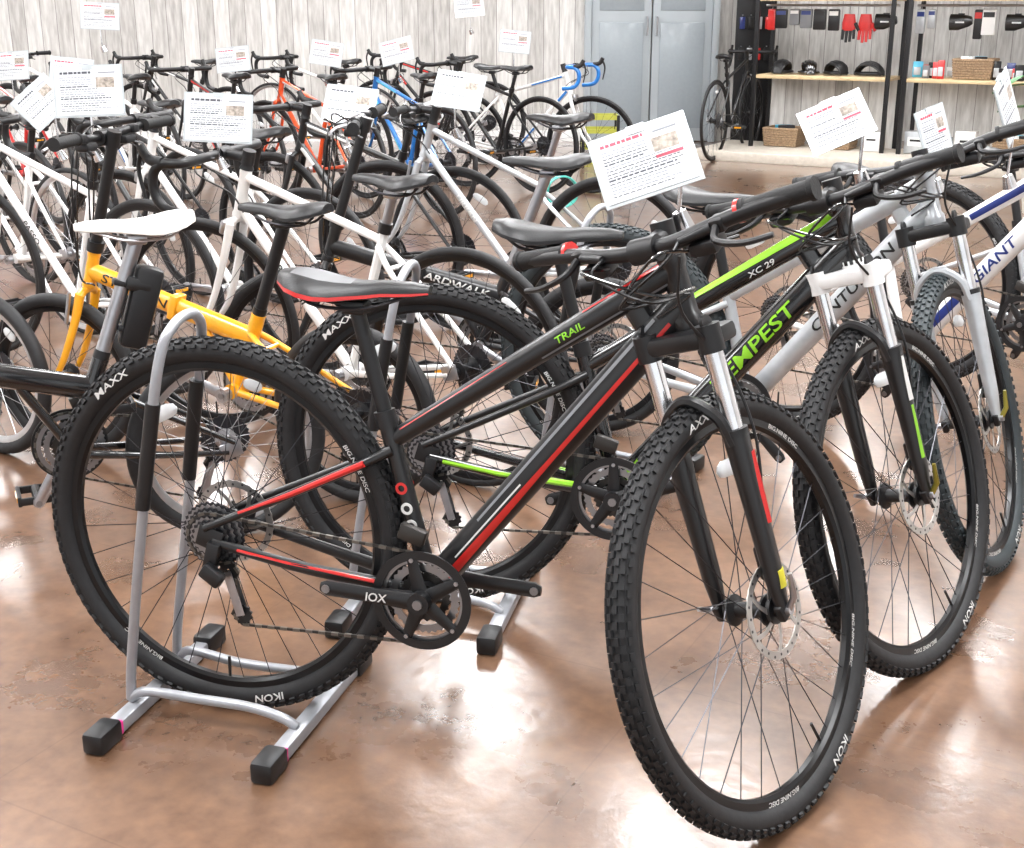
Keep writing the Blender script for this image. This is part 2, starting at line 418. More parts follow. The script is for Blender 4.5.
        for sg in(-1,1):
            p=smooth([cr-u*.005+V((0,sg*cy,0)),cr-u*fl*.35+V((0,sg*(cy+.005),0)),cr-u*fl*.75+nn*.012+V((0,sg*.050,0)),fh+V((0,sg*.054,0))],5)
            b.sweep(p,[(.010,.015),(.007,.008)],fk,10)
            if kind!='road': b.sweep([cr-u*.10+nn*.02+V((0,sg*.052,0)),cr-u*.01+nn*.03+V((0,sg*.045,0))],.006,alloy,8)
        if kind=='road': b.box(cr-u*.03+nn*.03,(.02,.07,.045),alloy,Matrix.Rotation(-(pi/2-ha),3,'Y'),.008)
    tp=A(fl+.012+ht+k['stem'])
    if mono:
        b.sweep([htp,htp+u*.03],.024,plast,14); b.sweep([htp+u*.02,tp+u*.02],.016,stems,14)
    else:
        b.sweep([htp,htp+u*.012,tp-u*.02],[.022,.0175,.0175],plast,14)
    b.sweep([tp-u*.02,tp+u*.022],.0195,stems,14)
    C=tp+V((math.cos(.1),0,math.sin(.1)))*k['reach']
    b.sweep([tp,C],[(.016,.017),(.014,.014)],stems,12)
    b.sweep([C+V((0,-.024,0)),C+V((0,.024,0))],.021,stems,14,ref=(1,0,0))
    cab=[]
    if k['bar']=='flat':
        L=barL or (.30 if kind=='mtb' else .27)
        pts=[(-.040,-L,.016),(-.020,-.17,.014),(0,-.07,.004),(0,0,0),(0,.07,.004),(-.020,.17,.014),(-.040,L,.016)]
        b.sweep(smooth([C+V(p) for p in pts],6),.0125 if kind=='mtb' else .011,plast if post is plast else alloy,10,ref=(1,0,0))
        for sg in(-1,1):
            g0=C+V((-.029,sg*(L-.115),.015));g1=C+V((-.0415,sg*(L+.004),.016))
            b.sweep([g0,g0.lerp(g1,.06),g0.lerp(g1,.08),g0.lerp(g1,.5),g0.lerp(g1,.92),g0.lerp(g1,.93),g1],[.018,.018,.0145,.0155,.0155,.018,.018],grip,14,ref=(1,0,0))
            if style=='red' : b.sweep([g0+(g0-g1)*.06,g0],.0185,red,14,ref=(1,0,0))
            m=C+V((-.014,sg*(L-.15),.010))
            b.box(m,(.03,.026,.024),plast,None,.006)
            b.sweep(smooth([m+V((.015,0,0)),m+V((.045,sg*.012,-.008)),m+V((.055,sg*.06,-.016)),m+V((.045,sg*.105,-.018))],5),[(.007,.006),(.004,.005)],plast if kind=='mtb' else alloy,8,ref=(0,0,1))
            b.sweep([m+V((.012,-sg*.01,0)),m+V((.03,-sg*.06,-.002))],[.009,.006],plast,10,ref=(0,0,1))
            b.box(m+V((.008,sg*-.03,-.025)),(.045,.05,.024),plast,None,.008)
            b.sweep([m+V((.0,-sg*.02,-.03)),m+V((-.03,-sg*.0,-.04))],[(.008,.003),(.006,.003)],plast,8)
            cab+= [(m+V((.03,-sg*.06,-.002)),sg,0),(m+V((.02,sg*-.055,-.025)),sg,1)]
    else:
        for sg in(-1,1):
            pts=[(0,0,0),(0,sg*.10,0),(0,sg*.175,0),(.02,sg*.20,0),(.065,sg*.208,-.003),(.095,sg*.21,-.035),(.095,sg*.21,-.09),(.06,sg*.21,-.13),(-.02,sg*.212,-.142)]
            b.sweep(smooth([C+V(p) for p in pts],5),.0145,tape,10,ref=(0,0,1))
            b.sweep(smooth([C+V((.06,sg*.208,.002)),C+V((.105,sg*.208,.012)),C+V((.13,sg*.208,.048))],4),[(.014,.017),(.012,.014)],plast,10)
            b.sweep(smooth([C+V((.128,sg*.208,.03)),C+V((.145,sg*.208,-.02)),C+V((.13,sg*.212,-.10))],4),[(.008,.008),(.006,.004)],plast,8)
            cab+=[(C+V((.02,sg*.19,-.01)),sg,0)]
    b.obj('fork_and_handlebar',e)
    # cables
    b=B()
    for (p,sg,tq) in cab:
        P=[p,C+V((.06+.02*tq,sg*.07,.0+.02*tq)),C+V((.085-.02*tq,-sg*.03,-.05))]
        P=[S@q for q in P]+[hb.lerp(htp,.5)+V((.02,-sg*.03,0)),hb.lerp(htp,.2)+V((-.04,-sg*.028,-.01))]
        b.sweep(smooth(P,7),.0026,plast if tq==0 else blkg,6)
    if k['disc'] :
        P=[S@(C+V((.05,.09,.0))),S@(cr+nn*.08+V((0,.06,.05))),S@(cr+nn*.05+V((0,.07,-.06))),S@(fh+u*.28-nn*.022+V((0,.08,0))),S@(fh+V((-.04,.055,.11)))]
        b.sweep(smooth(P,6),.0026,plast,6)
    if cab: b.obj('cables',e)
    # drivetrain
    b=B();rr=k['rr'];y0=-.052
    for r,yy,mm in((rr-.002,y0,steel),(rr*.76,y0+.008,steel),(rr*.54,y0+.015,chaind)):
        b.gear(bb+V((0,yy,0)),r,r-.016,0,.0022,int(r*500),mm,.004)
    b.gear(bb+V((0,y0-.006,0)),rr+.004,rr-.012,0,.003,40,cg,0)
    ca=rad(crank)
    for i in range(5):
        a=ca+2*pi*i/5;b.sweep([bb+V((0,y0-.004,0)),bb+V((math.cos(a)*(rr-.008),y0-.004,math.sin(a)*(rr-.008)))],[(.004,.016),(.003,.009)],cg,8)
        b.cyl(bb+V((math.cos(a)*(rr-.012),y0-.007,math.sin(a)*(rr-.012))),.004,-.003,.003,alloy,8)
    for sg,aa in((-1,ca),(1,ca+pi)):
        d=V((math.cos(aa),0,math.sin(aa)));q=bb+V((0,sg*.066,0));en=bb+d*.17+V((0,sg*.08,0))
        cm=plast if kind=='mtb' else alloy
        b.cyl(q,.020,-.012,.012,cm,16);b.sweep([q-d*.012,q,q.lerp(en,.5),en,en+d*.012],[(.008,.012),(.010,.018),(.008,.014),(.008,.015),(.006,.009)],cm,10)
        b.cyl(en,.008,-.009,.009,steel,10)
        b.cyl(q+V((0,sg*.013,0)),.009,-.003,.003,steel,10)
        if kind=='mtb' and sg==-1 and lod>1:
            tv,tf=textmesh('IOX',False);b.add([en.lerp(q,.55)+V((x*.016,-.0115,z*.016)) for x,z in tv],tf,dec)
        if pedals:
            pc=en+V((0,sg*.065,0));b.sweep([en,pc+V((0,sg*.04,0))],.005,steel,8,ref=(1,0,0))
            b.sweep([pc+V((0,-.045,0)),pc+V((0,.045,0))],.012,plast,8,ref=(1,0,0))
            for xx in(-.042,.042): b.box(pc+V((xx,0,0)),(.010,.095,.026),plast,None,.003)
            for yy in(-.045,.045): b.box(pc+V((0,yy,0)),(.085,.007,.02),plast,None,.002)
            for xx in(-.048,.048): b.box(pc+V((xx,0,0)),(.002,.06,.012),yel)
    # chain
    cr2=.045;yc=y0+.001
    P=[];ja=V((.035,0,R-.062));jb=V((.06,0,R-.145 if R>.3 else .11))
    P+= [rh+V((cr2*math.cos(a),0,cr2*math.sin(a))) for a in [pi*1.15-i*(pi*.65)/8 for i in range(9)]]
    P+= [bb+V(((rr-.004)*math.cos(a),0,(rr-.004)*math.sin(a))) for a in [pi/2-i*pi/14 for i in range(15)]]
    P+= [jb+V((.0,0,-.020)),jb+V((-.02,0,0)),jb+V((-.010,0,.02)),ja+V((.012,0,-.018)),ja+V((.020,0,0)),ja+V((.006,0,.018)),ja+V((-.02,0,.01))]
    P.append(rh+V((cr2*math.cos(pi*1.25),0,cr2*math.sin(pi*1.25))));P.append(P[0])
    step=.0127;acc=0;flip=0
    for i in range(len(P)-1):
        a,c=P[i],P[i+1];L=(c-a).length
        if L<1e-6: continue
        t=(c-a)/L;pos=step-acc if acc>0 else 0
        while pos<L:
            q=a+t*pos;R3=Matrix.Rotation(-math.atan2(t.z,t.x),3,'Y');flip^=1
            b.box(q+V((0,yc,0)),(.0132,.006 if flip else .0040,.0055 if flip else .005),chainm if flip else chaind,R3)
            pos+=step
        acc=L-(pos-step)
    for j in(ja,jb): b.gear(j+V((0,yc,0)),.021,.004,0,.004,11,plast,.004)
    b.box(rh+V((.012,-.07,-.032)),(.026,.016,.06),plast,Matrix.Rotation(.25,3,'Y'),.004)
    b.box(rh+V((.02,-.085,-.06)),(.045,.022,.03),plast,Matrix.Rotation(.6,3,'Y'),.006)
    for yy in(-.008,.008): b.sweep([ja+V((0,yc+yy,0)),jb+V((0,yc+yy,0))],[(.001,.010),(.001,.010)],alloy,6)
    b.box(bb+sdir*.12+V((.01,-.042,0)),(.05,.018,.03),chaind,Matrix.Rotation(.3,3,'Y'),.004)
    b.obj('drivetrain',e)
    return e
# ------------------------------------------------------------ display stand
def make_stand():
    b=B()
    hoop=smooth([(-.165,-.085,.035),(-.155,-.085,.12),(-.115,-.085,.35),(-.055,-.075,.68),(-.038,-.035,.762),(-.038,.045,.762),(-.055,.08,.68),(-.115,.085,.35),(-.155,.085,.12),(-.165,.085,.035)],8)
    b.sweep(hoop,.0095,stand,12)
    for sg in(-1,1):
        b.sweep([(-.103,sg*.083,.43),(-.066,sg*.0765,.63)],.0135,plast,12)
        b.sweep(smooth([(-.165,sg*.085,.035),(-.13,sg*.085,.055),(-.02,sg*.075,.050),(.08,sg*.075,.050),(.15,sg*.085,.045),(.18,sg*.085,.03)],5),.0095,stand,12)
    for x in(-.155,.18):
        b.box((x,0,.017),(.03,.36,.026),stand,None,.004)
        for sg in(-1,1):
            b.box((x,sg*.20,.021),(.044,.07,.042),plast,None,.008)
        b.box((x,-.16,.0175),(.0315,.014,.0275),pink,None,.003)
    return b.mesh('display_stand')
SMESH=make_stand()
def put_stand(x,y,yaw):
    o=bpy.data.objects.new('bicycle_display_stand',SMESH);scene.collection.objects.link(o);o.location=(x,y,0);o.rotation_euler=(0,0,rad(yaw))
# ------------------------------------------------------------ signs
paper=mat('paper_white',(214,218,222),.6,noise=.02)
acr=mat('acrylic_edge',(185,192,196),.15,0,.5)
pr=mat('print_red',(200,80,98),.6);pg=mat('print_grey',(140,144,150),.6);pd=mat('print_dark',(80,82,90),.6)
pic=mat('print_picture',(160,150,140),.6,noise=.5,scale=120)
def sign(x,y,z,yaw=0,tilt=20,roll=0,w=.21,h=.15,drop=.12,red_=True,side=0):
    b=B()
    R=(Matrix.Rotation(rad(yaw),4,'Z')@Matrix.Rotation(rad(-tilt),4,'X')@Matrix.Rotation(rad(roll),4,'Y'))
    b.X=R
    b.box((0,.002,0),(w+.012,.003,h+.012),acr); b.box((0,0,0),(w,.0022,h),paper)
    def q(x0,x1,z0,z1,m): b.add([(x0*w-w/2,-.0016,z0*h-h/2),(x1*w-w/2,-.0016,z0*h-h/2),(x1*w-w/2,-.0016,z1*h-h/2),(x0*w-w/2,-.0016,z1*h-h/2)],[(0,1,2,3)],m)
    rr=random.Random(int(abs(x*77+y*31)*100))
    def words(x0,x1,z0,hh,m,a=.02,c=.07):
        xx=x0
        while xx<x1:
            L=rr.uniform(a,c); q(xx,min(x1,xx+L),z0,z0+hh,m); xx+=L+.012
    words(.08,.55,.86,.05,pr if red_ else pd,.04,.09); q(.66,.92,.86,.89,pg)
    for i in range(15):
        zz=.78-.05*i
        if zz<.06: break
        x1=.56 if i<5 else .93
        if i in(4,9): words(.07,x1*.9,zz,.026,pd,.03,.09)
        else: words(.07,min(x1,rr.uniform(.6,.95)),zz,.017,pg if rr.random()<.6 else pd)
    q(.62,.90,.56,.78,pic)
    if red_: q(.62,.92,.46,.51,pr)
    for zz in(.60,.36): q(.06,.58,zz-.003,zz+.001,pg)
    b.box((0,.003,h*.5),(.03,.012,.014),acr)
    b.X=Matrix.Identity(4)
    bt=R@V((side*w*.4,.004,-h*.5))
    b.sweep([R@V((side*w*.4,.004,-h*.2)),bt,V((bt.x,bt.y+.006,bt.z-drop))],.0035,chrome,8)
    b.sweep([V((bt.x,bt.y+.006,bt.z-drop)),V((bt.x+.012,bt.y+.012,bt.z-drop-.03))],[(.008,.012),(.014,.018)],chrome,10)
    o=b.obj('price_sign');o.location=(x,y,z);return o
# ============================================================ SCENE
YB1=-16.2
bike('mountain_bike',-.545,2.235,YB1,'mtb',-114,blk,style='red',strim=red,lod=2,pedals=False,crank=176,ac=blk,roll=-3,barL=.285,sadz=.850,wb=1.04)
put_stand(-.545,2.235,YB1)
bike('mountain_bike',-.18,2.70,-12.5,'mtb',-120,blkg,fk=wht,style='green',text=('TEMPEST',.60,.028,1.5),tcol=grn,lod=2,pedals=False,crank=20,ac=blk,roll=-3,barL=.275,sadz=.86,wb=1.055)
put_stand(-.18,2.70,-12.5)
bike('mountain_bike',.27,3.50,-33,'mtb',-90,slv,fk=slv,text=('CENTURION',.6,.026,1.4),tcol=plast,lod=2,pedals=False,crank=-40,tm=tireg,roll=-2)
put_stand(.27,3.50,-33)
bike('mountain_bike',.86,4.02,-43,'mtb',-70,wht,fk=wht,style='accent',ax=dblu,text=('GIANT',.58,.028,1.4),tcol=dblu,lod=2,pedals=False,crank=60)
bike('mountain_bike',1.44,4.5,-48,'mtb',-50,slv,fk=wht,style='accent',ax=cyan,text=('SPEED',.58,.03,1.4),tcol=dblu,lod=2,pedals=False,crank=60,sad=leath)
# folding bikes
bike('folding_bike',-.42,3.31,156.6,'fold',6,yel,fk=yel,text=('STATION',.70,.026,1.5),tcol=plast,rim='b',lod=2,crank=200,post=plast,stems=plast,sadz=.80)
bike('folding_bike',-.71,3.08,204,'fold',-8,blkg,fk=blkg,rim='s',lod=2,crank=-60,post=alloy,stems=alloy,sad=leathw,sadz=.825,pouch=True)
bike('folding_bike',.27,3.92,172,'fold',5,blk,fk=blk,text=('BOARDWALK',.3,.022,1.4),tcol=dec,rim='b',lod=2,crank=30,post=alloy,stems=plast,sad=leath,sadz=.86)
# middle rows
bike('road_bike',-.13,3.45,147,'road',10,wht,rim='b',text=('BIANCHI',.5,.020),tcol=plast,sadz=.85,sad=leath,post=alloy)
bike('hybrid_bike',.38,4.85,150,'hyb',6,slv,fk=slv,text=('URBAN',.5,.022),tcol=dec,sadz=.90,post=alloy)
bike('road_bike',-1.22,4.35,146,'road',8,wht,rim='b',sad=leath,text=('PASSO',.5,.020),tcol=plast)
bike('road_bike',-.72,4.62,146,'road',6,wht,rim='b',text=('CORSA',.5,.020),tcol=red)
bike('road_bike',-.22,5.25,148,'road',0,blk,style='accent',ax=dec)
bike('folding_bike',-1.55,3.72,150,'fold',0,wht,fk=wht,rim='s',post=alloy,stems=alloy,sadz=.80)
bike('road_bike',-1.75,5.2,142,'road',5,wht,style='accent',ax=plast,rim='s')
bike('road_bike',-1.45,5.95,140,'road',5,blk,text=('AERO',.5,.020),rim='b')
bike('road_bike',-2.3,6.2,140,'road',5,wht,style='accent',ax=red)
# far row
bike('road_bike',-.98,8.2,132,'road',6,org,style='accent',ax=dec,tape=plast,tcol=dec)
bike('road_bike',-.42,8.3,128,'road',6,blu,style='accent',ax=cyan)
bike('road_bike',-.35,9.7,-22,'road',0,wht,style='accent',ax=blu,tape=blu)
bike('road_bike',.20,9.3,140,'road',6,blk)
bike('road_bike',-1.6,8.3,132,'road',0,blk,style='accent',ax=red)
bike('road_bike',-2.2,8.2,132,'road',0,wht,style='accent',ax=blu)
bike('road_bike',-2.8,8.0,132,'road',0,red,style='accent',ax=wht)
bike('road_bike',-1.1,10.4,150,'road',0,wht,rim='s')
bike('road_bike',-2.2,10.4,150,'road',0,blk,style='accent',ax=wht)
bike('road_bike',-.2,11.1,160,'road',0,blk,style='accent',ax=red)
bike('hybrid_bike',-3.1,10.1,150,'hyb',0,wht)
bike('road_bike',1.72,11.3,62,'road',0,blk)
# signs
sign(.212,2.10,1.060,yaw=-14,tilt=30,roll=-22,w=.150,h=.112,drop=.045,side=.7)
sign(.610,2.50,1.085,yaw=-20,tilt=30,roll=-28,w=.112,h=.084,drop=.07,side=.8)
sign(1.02,3.2,1.00,yaw=35,tilt=15,roll=-12,w=.10,h=.11,drop=.06)
sign(1.19,3.2,1.06,yaw=55,tilt=15,roll=-20,w=.13,h=.14,drop=.10,red_=False)
sign(-1.22,3.86,1.055,yaw=6,tilt=14,roll=-2,red_=False,drop=.10,w=.185,h=.135)
sign(-.85,3.85,.98,yaw=4,tilt=16,roll=3,red_=False,drop=.05,w=.185,h=.13)
sign(-1.62,4.6,.97,yaw=25,tilt=15,roll=-40,w=.15,h=.12,red_=False)
sign(-.56,4.6,.96,yaw=-10,tilt=25,roll=6,w=.175,h=.125,red_=False,drop=.08)
sign(-.20,5.0,.985,yaw=-12,tilt=25,roll=8,w=.18,h=.13,red_=False,drop=.08)
for (x,y,z,ro) in((-2.79,7.5,.96,-4),(-2.42,8.0,1.22,3),(-1.78,8.6,.95,-6),(-1.21,8.8,.98,8),(-.76,8.9,.99,-14),(.02,9.6,1.03,5),(-.32,10.2,1.27,-5),(-2.1,6.4,.97,5)):
    sign(x,y,z,yaw=random.uniform(-15,15),tilt=12,roll=ro,w=.21,h=.145,drop=.1)
# ------------------------------------------------------------ room
def nodemat(name):
    m=bpy.data.materials.new(name);m.use_nodes=True;return m,m.node_tree,m.node_tree.nodes['Principled BSDF']
m,nt,p=nodemat('floor_brown_vinyl');N=nt.nodes;L=nt.links
tc=N.new('ShaderNodeTexCoord');mp=N.new('ShaderNodeMapping');mp.inputs['Rotation'].default_value=(0,0,rad(28));L.new(tc.outputs['Object'],mp.inputs['Vector'])
n1=N.new('ShaderNodeTexNoise');n1.inputs['Scale'].default_value=3.2;n1.inputs['Detail'].default_value=8;n1.inputs['Roughness'].default_value=.6;L.new(mp.outputs[0],n1.inputs['Vector'])
n2=N.new('ShaderNodeTexNoise');n2.inputs['Scale'].default_value=30;n2.inputs['Detail'].default_value=5;L.new(mp.outputs[0],n2.inputs['Vector'])
cr=N.new('ShaderNodeValToRGB');cr.color_ramp.elements[0].position=.36;cr.color_ramp.elements[1].position=.66
cr.color_ramp.elements[0].color=lin((92,66,49))+(1,);cr.color_ramp.elements[1].color=lin((130,98,75))+(1,)
mx=N.new('ShaderNodeMix');mx.inputs[0].default_value=.4;L.new(n1.outputs['Fac'],mx.inputs[2]);L.new(n2.outputs['Fac'],mx.inputs[3]);L.new(mx.outputs[0],cr.inputs['Fac'])
br=N.new('ShaderNodeTexBrick');br.inputs['Scale'].default_value=1;br.inputs['Brick Width'].default_value=.9;br.inputs['Row Height'].default_value=.9;br.inputs['Mortar Size'].default_value=.002;br.offset=0
br.inputs['Color1'].default_value=(1,1,1,1);br.inputs['Color2'].default_value=(.97,.97,.97,1);br.inputs['Mortar'].default_value=(.82,.81,.80,1);L.new(mp.outputs[0],br.inputs['Vector'])
mm=N.new('ShaderNodeMix');mm.data_type='RGBA';mm.blend_type='MULTIPLY';mm.inputs[0].default_value=1;L.new(cr.outputs[0],mm.inputs[6]);L.new(br.outputs[0],mm.inputs[7]);L.new(mm.outputs[2],p.inputs['Base Color'])
rr_=N.new('ShaderNodeMapRange');rr_.inputs[3].default_value=.16;rr_.inputs[4].default_value=.44;L.new(n1.outputs['Fac'],rr_.inputs[0]);L.new(rr_.outputs[0],p.inputs['Roughness'])
bp=N.new('ShaderNodeBump');bp.inputs['Strength'].default_value=.06;bp.inputs['Distance'].default_value=.01;L.new(n2.outputs['Fac'],bp.inputs['Height']);L.new(bp.outputs[0],p.inputs['Normal'])
p.inputs['Coat Weight'].default_value=1;p.inputs['Coat Roughness'].default_value=.18
L.new(bp.outputs[0],p.inputs['Coat Normal'])
floorm=m
m,nt,p=nodemat('wall_whitewashed_planks');N=nt.nodes;L=nt.links
tc=N.new('ShaderNodeTexCoord');sx=N.new('ShaderNodeSeparateXYZ');L.new(tc.outputs['Object'],sx.inputs[0])
def math_(op,a,b=None):
    n=N.new('ShaderNodeMath');n.operation=op
    for i,q in enumerate((a,b)):
        if q is None: continue
        if isinstance(q,(int,float)): n.inputs[i].default_value=q
        else: L.new(q,n.inputs[i])
    return n.outputs[0]
sc=math_('DIVIDE',sx.outputs['X'],.15);fl_=math_('FLOOR',sc);fr=math_('FRACT',sc)
wn=N.new('ShaderNodeTexWhiteNoise');wn.noise_dimensions='1D';L.new(fl_,wn.inputs['W'])
cx=N.new('ShaderNodeCombineXYZ');L.new(math_('MULTIPLY',sx.outputs['X'],22),cx.inputs[0]);L.new(math_('ADD',math_('MULTIPLY',sx.outputs['Z'],3.2),math_('MULTIPLY',wn.outputs['Value'],20)),cx.inputs[2])
ns=N.new('ShaderNodeTexNoise');ns.inputs['Scale'].default_value=1.3;ns.inputs['Detail'].default_value=6;ns.inputs['Roughness'].default_value=.55;L.new(cx.outputs[0],ns.inputs['Vector'])
v=math_('ADD',math_('MULTIPLY',wn.outputs['Value'],.25),math_('MULTIPLY',ns.outputs['Fac'],.85))
cr=N.new('ShaderNodeValToRGB');cr.color_ramp.elements[0].position=.28;cr.color_ramp.elements[1].position=.78
cr.color_ramp.elements[0].color=lin((160,157,153))+(1,);cr.color_ramp.elements[1].color=lin((224,223,220))+(1,);L.new(v,cr.inputs[0])
gap=math_('LESS_THAN',fr,.035)
mm=N.new('ShaderNodeMix');mm.data_type='RGBA';L.new(gap,mm.inputs[0]);L.new(cr.outputs[0],mm.inputs[6]);mm.inputs[7].default_value=lin((126,123,120))+(1,);L.new(mm.outputs[2],p.inputs['Base Color']);p.inputs['Roughness'].default_value=.75
plank=m
wallm=mat('wall_paint',(228,228,227),.8,noise=.02,scale=4)
ceilm=mat('ceiling_paint',(236,238,240),.85,noise=.02,scale=4)
X0,X1,Y0,Y1,ZC=-6.5,5.6,-3.5,13.0,3.1
def slab(name,c,s,m):
    b=B();b.box((0,0,0),s,m);o=b.obj(name);o.location=c;return o
slab('floor',((X0+X1)/2,(Y0+Y1)/2,-.05),(X1-X0,Y1-Y0,.1),floorm)
slab('ceiling',((X0+X1)/2,(Y0+Y1)/2,ZC+.05),(X1-X0,Y1-Y0,.1),ceilm)
slab('wall_back',((X0+X1)/2,Y1+.05,ZC/2),(X1-X0,.1,ZC),plank)
slab('wall_left',(X0-.05,(Y0+Y1)/2,ZC/2),(.1,Y1-Y0,ZC),wallm)
slab('wall_right',(X1+.05,(Y0+Y1)/2,ZC/2),(.1,Y1-Y0,ZC),wallm)
slab('baseboard_back',(-2.9,Y1-.012,.05),(7.2,.02,.1),wallm)
# double door
b=B();dm=mat('door_grey_paint',(165,173,178),.4,0,.2,noise=.03,scale=3);dm2=mat('door_panel',(146,155,161),.35,0,.2,noise=.03)
for xx in(-.66,.66): b.box((xx,0,1.06),(.07,.1,2.12),dm,None,.005)
b.box((0,0,2.13),(1.39,.1,.07),dm,None,.005)
for sg in(-1,1):
    b.box((sg*.315,0,1.04),(.615,.05,2.06),dm,None,.004)
    b.box((sg*.315,-.028,1.62),(.46,.012,.80),dm2,None,.004)
    b.box((sg*.315,-.028,.62),(.46,.012,.98),dm2,None,.004)
    b.sweep([(sg*.05,-.03,1.0),(sg*.05,-.07,1.0),(sg*.05,-.07,1.16),(sg*.05,-.03,1.16)],.009,alloy,8,ref=(1,0,0))
    for zz in(.3,1.8): b.cyl((sg*.61,-.03,zz),.012,-.01,.01,alloy,8)
o=b.obj('door_1');o.location=(1.33,Y1-.06,0);o.scale=(.92,1,1)
# ceiling panels
pan=mat('light_panel',(255,255,255),.5,emit=34)
fr=mat('panel_frame',(220,220,220),.4)
spots=[(x,y) for x in(-4.6,-.25,2.8) for y in(1.4,4.4,7.45,10.5)]+[(.95,5.75),(-2.4,2.0),(1.3,2.9),(-2.5,10.5),(-2.6,4.6)]
for i,(x,y) in enumerate(spots):
    b=B();b.box((0,0,.0),(.70,1.26,.03),fr,None,.004);b.box((0,0,-.012),(.64,1.2,.02),pan)
    o=b.obj('ceiling_light');o.location=(x,y,ZC-.018)
# shelving unit
b=B();steelb=mat('rack_black',(28,28,30),.4,.3);wood=mat('shelf_wood',(205,182,142),.5,noise=.12,scale=12)
LEN=2.45
for xx in(0,1.16,1.30,LEN):
    for yy in(0,.42): b.box((xx,yy,1.05),(.035,.035,2.1),steelb,None,.003)
for x0,x1 in((0,1.16),(1.30,LEN)):
    for zz in(.68,1.32,1.9):
        b.box(((x0+x1)/2,.21,zz),(x1-x0,.44,.03),wood,None,.003)
    b.sweep([(x0,.21,1.27),(x1,.21,1.27)],.01,alloy,8,ref=(0,0,1))
    b.box(((x0+x1)/2,.42,.36),(x1-x0,.01,.62),plank)
b.box((LEN/2-.1,-.05,.04),(LEN+.5,1.0,.08),mat('podium_white',(206,198,186),.5),None,.005)
rk=b.obj('display_shelving');rk.location=(2.12,11.75,0);rk.rotation_euler=(0,0,rad(-30))
def onrack(o,x,y,z,rz=0):
    w=Matrix.Translation((2.12,11.75,0))@Matrix.Rotation(rad(-30),4,'Z')@V((x,y,z));o.location=w;o.rotation_euler=(0,0,rad(-30+rz))
wick=mat('wicker',(150,125,98),.7,noise=.35,scale=80,bump=.5)
def basket(w,d,h):
    b=B();n=8
    for i in range(n):
        z=h*(i+.5)/n;g=1+.12*i/n
        P=[(-w/2*g,-d/2*g,z),(w/2*g,-d/2*g,z),(w/2*g,d/2*g,z),(-w/2*g,d/2*g,z),(-w/2*g,-d/2*g,z)]
        b.sweep(P,h/n*.56,wick,6,ref=(0,0,1))
    b.box((0,0,.01),(w,d,.02),wick)
    for i in range(5): b.box((random.uniform(-.3,.3)*w,random.uniform(-.25,.25)*d,h*.8),(.09,.06,h*.6),random.choice([wht,plast,red,cyan]),Matrix.Rotation(random.random(),3,'Z'),.004)
    return b.obj('wicker_basket')
for x,z in((.25,.085),(.72,.085),(1.82,.70),(2.2,.085)): onrack(basket(.28,.24,.16),x,.17,z)
def carton(w,d,h,m):
    b=B();b.box((0,0,h/2),(w,d,h),m,None,.003);b.box((0,-d/2-.001,h*.55),(w*.7,.002,h*.4),wht);b.box((0,-d/2-.002,h*.6),(w*.5,.002,h*.1),plast);return b.obj('product_carton')
for x,z,w,h,mm in((1.05,.085,.16,.16,wht),(1.42,.085,.18,.18,slv),(1.62,.085,.15,.14,plast),(1.82,.085,.16,.20,wht),(2.33,.70,.13,.10,cyan)):
    onrack(carton(w,.14,h,mm),x,.12,z)
# small packaged goods (one object)
b=B();rg=random.Random(5);clear=mat('blister_pack',(196,200,204),.15,0,.6)
cols=[plast,plast,red,wht,slv,dblu,blk,blk,cyan,decg]
for x0,x1,z in((1.34,1.64,.697),(2.0,2.24,.697),(.05,1.1,1.337),(1.36,2.4,1.337)):
    xx=x0
    while xx<x1:
        w_=rg.uniform(.05,.10);h_=rg.uniform(.06,.15);y_=rg.uniform(.06,.30);Rz=Matrix.Rotation(rg.uniform(-.4,.4),3,'Z')
        b.box((xx,y_,z+h_/2),(w_,.03,h_),rg.choice(cols),Rz,.004);b.box((xx,y_-.02,z+h_*.4),(w_*.7,.015,h_*.5),clear,Rz,.004)
        xx+=w_*.75
o=b.obj('packaged_accessories');onrack(o,0,0,0)
b=B()
for x0,x1 in((.06,.66),(1.34,1.50),(1.80,2.0),(2.2,2.40)):
    xx=x0
    while xx<x1:
        h_=rg.uniform(.12,.24);w_=rg.uniform(.06,.11);b.sweep([(xx,.21,1.28),(xx,.20,1.24)],.003,alloy,6);b.box((xx,.20,1.24-h_/2),(w_,.04,h_),rg.choice(cols),None,.010);b.box((xx,.178,1.24-h_*.2),(w_*.8,.004,h_*.2),rg.choice([red,wht,plast,dblu]));xx+=w_+.015
o=b.obj('hanging_accessory_packs');onrack(o,0,0,0)
# hanging saddle bags
def sbag(m):
    b=B()
    b.sweep([(0,0,.10),(0,0,.04)],.004,alloy,6)
    b.sweep([(-.09,0,.0),(-.085,0,0),(-.02,0,0),(.06,0,.01),(.09,0,.015)],[(.03,.05),(.045,.065),(.045,.065),(.03,.045),(.02,.03)],m,14)
    b.box((0,-.046,.0),(.07,.004,.012),refl)
    b.box((0,0,.06),(.05,.03,.02),plast,None,.004)
    return b.obj('saddle_bag')
for x,mm in((1.05,plast),(1.66,blk),(2.1,plast)): onrack(sbag(mm),x,.21,1.14)
def helmet(m):
    b=B()
    for i in range(5):
        a=(i-2)*.3
        pts=[(math.cos(t)*.12,math.sin(a)*.085*(.4+.6*math.sin(t)),math.sin(t)*.105*math.cos(a)) for t in [pi*k/10 for k in range(11)]]
        b.sweep(pts,[(.018,.012)]*11,m,8)
    b.sweep([(math.cos(t)*.12,math.sin(t)*.085,.01) for t in [2*pi*k/20 for k in range(21)]],.012,m,8,ref=(0,0,1))
    return b.obj('bike_helmet')
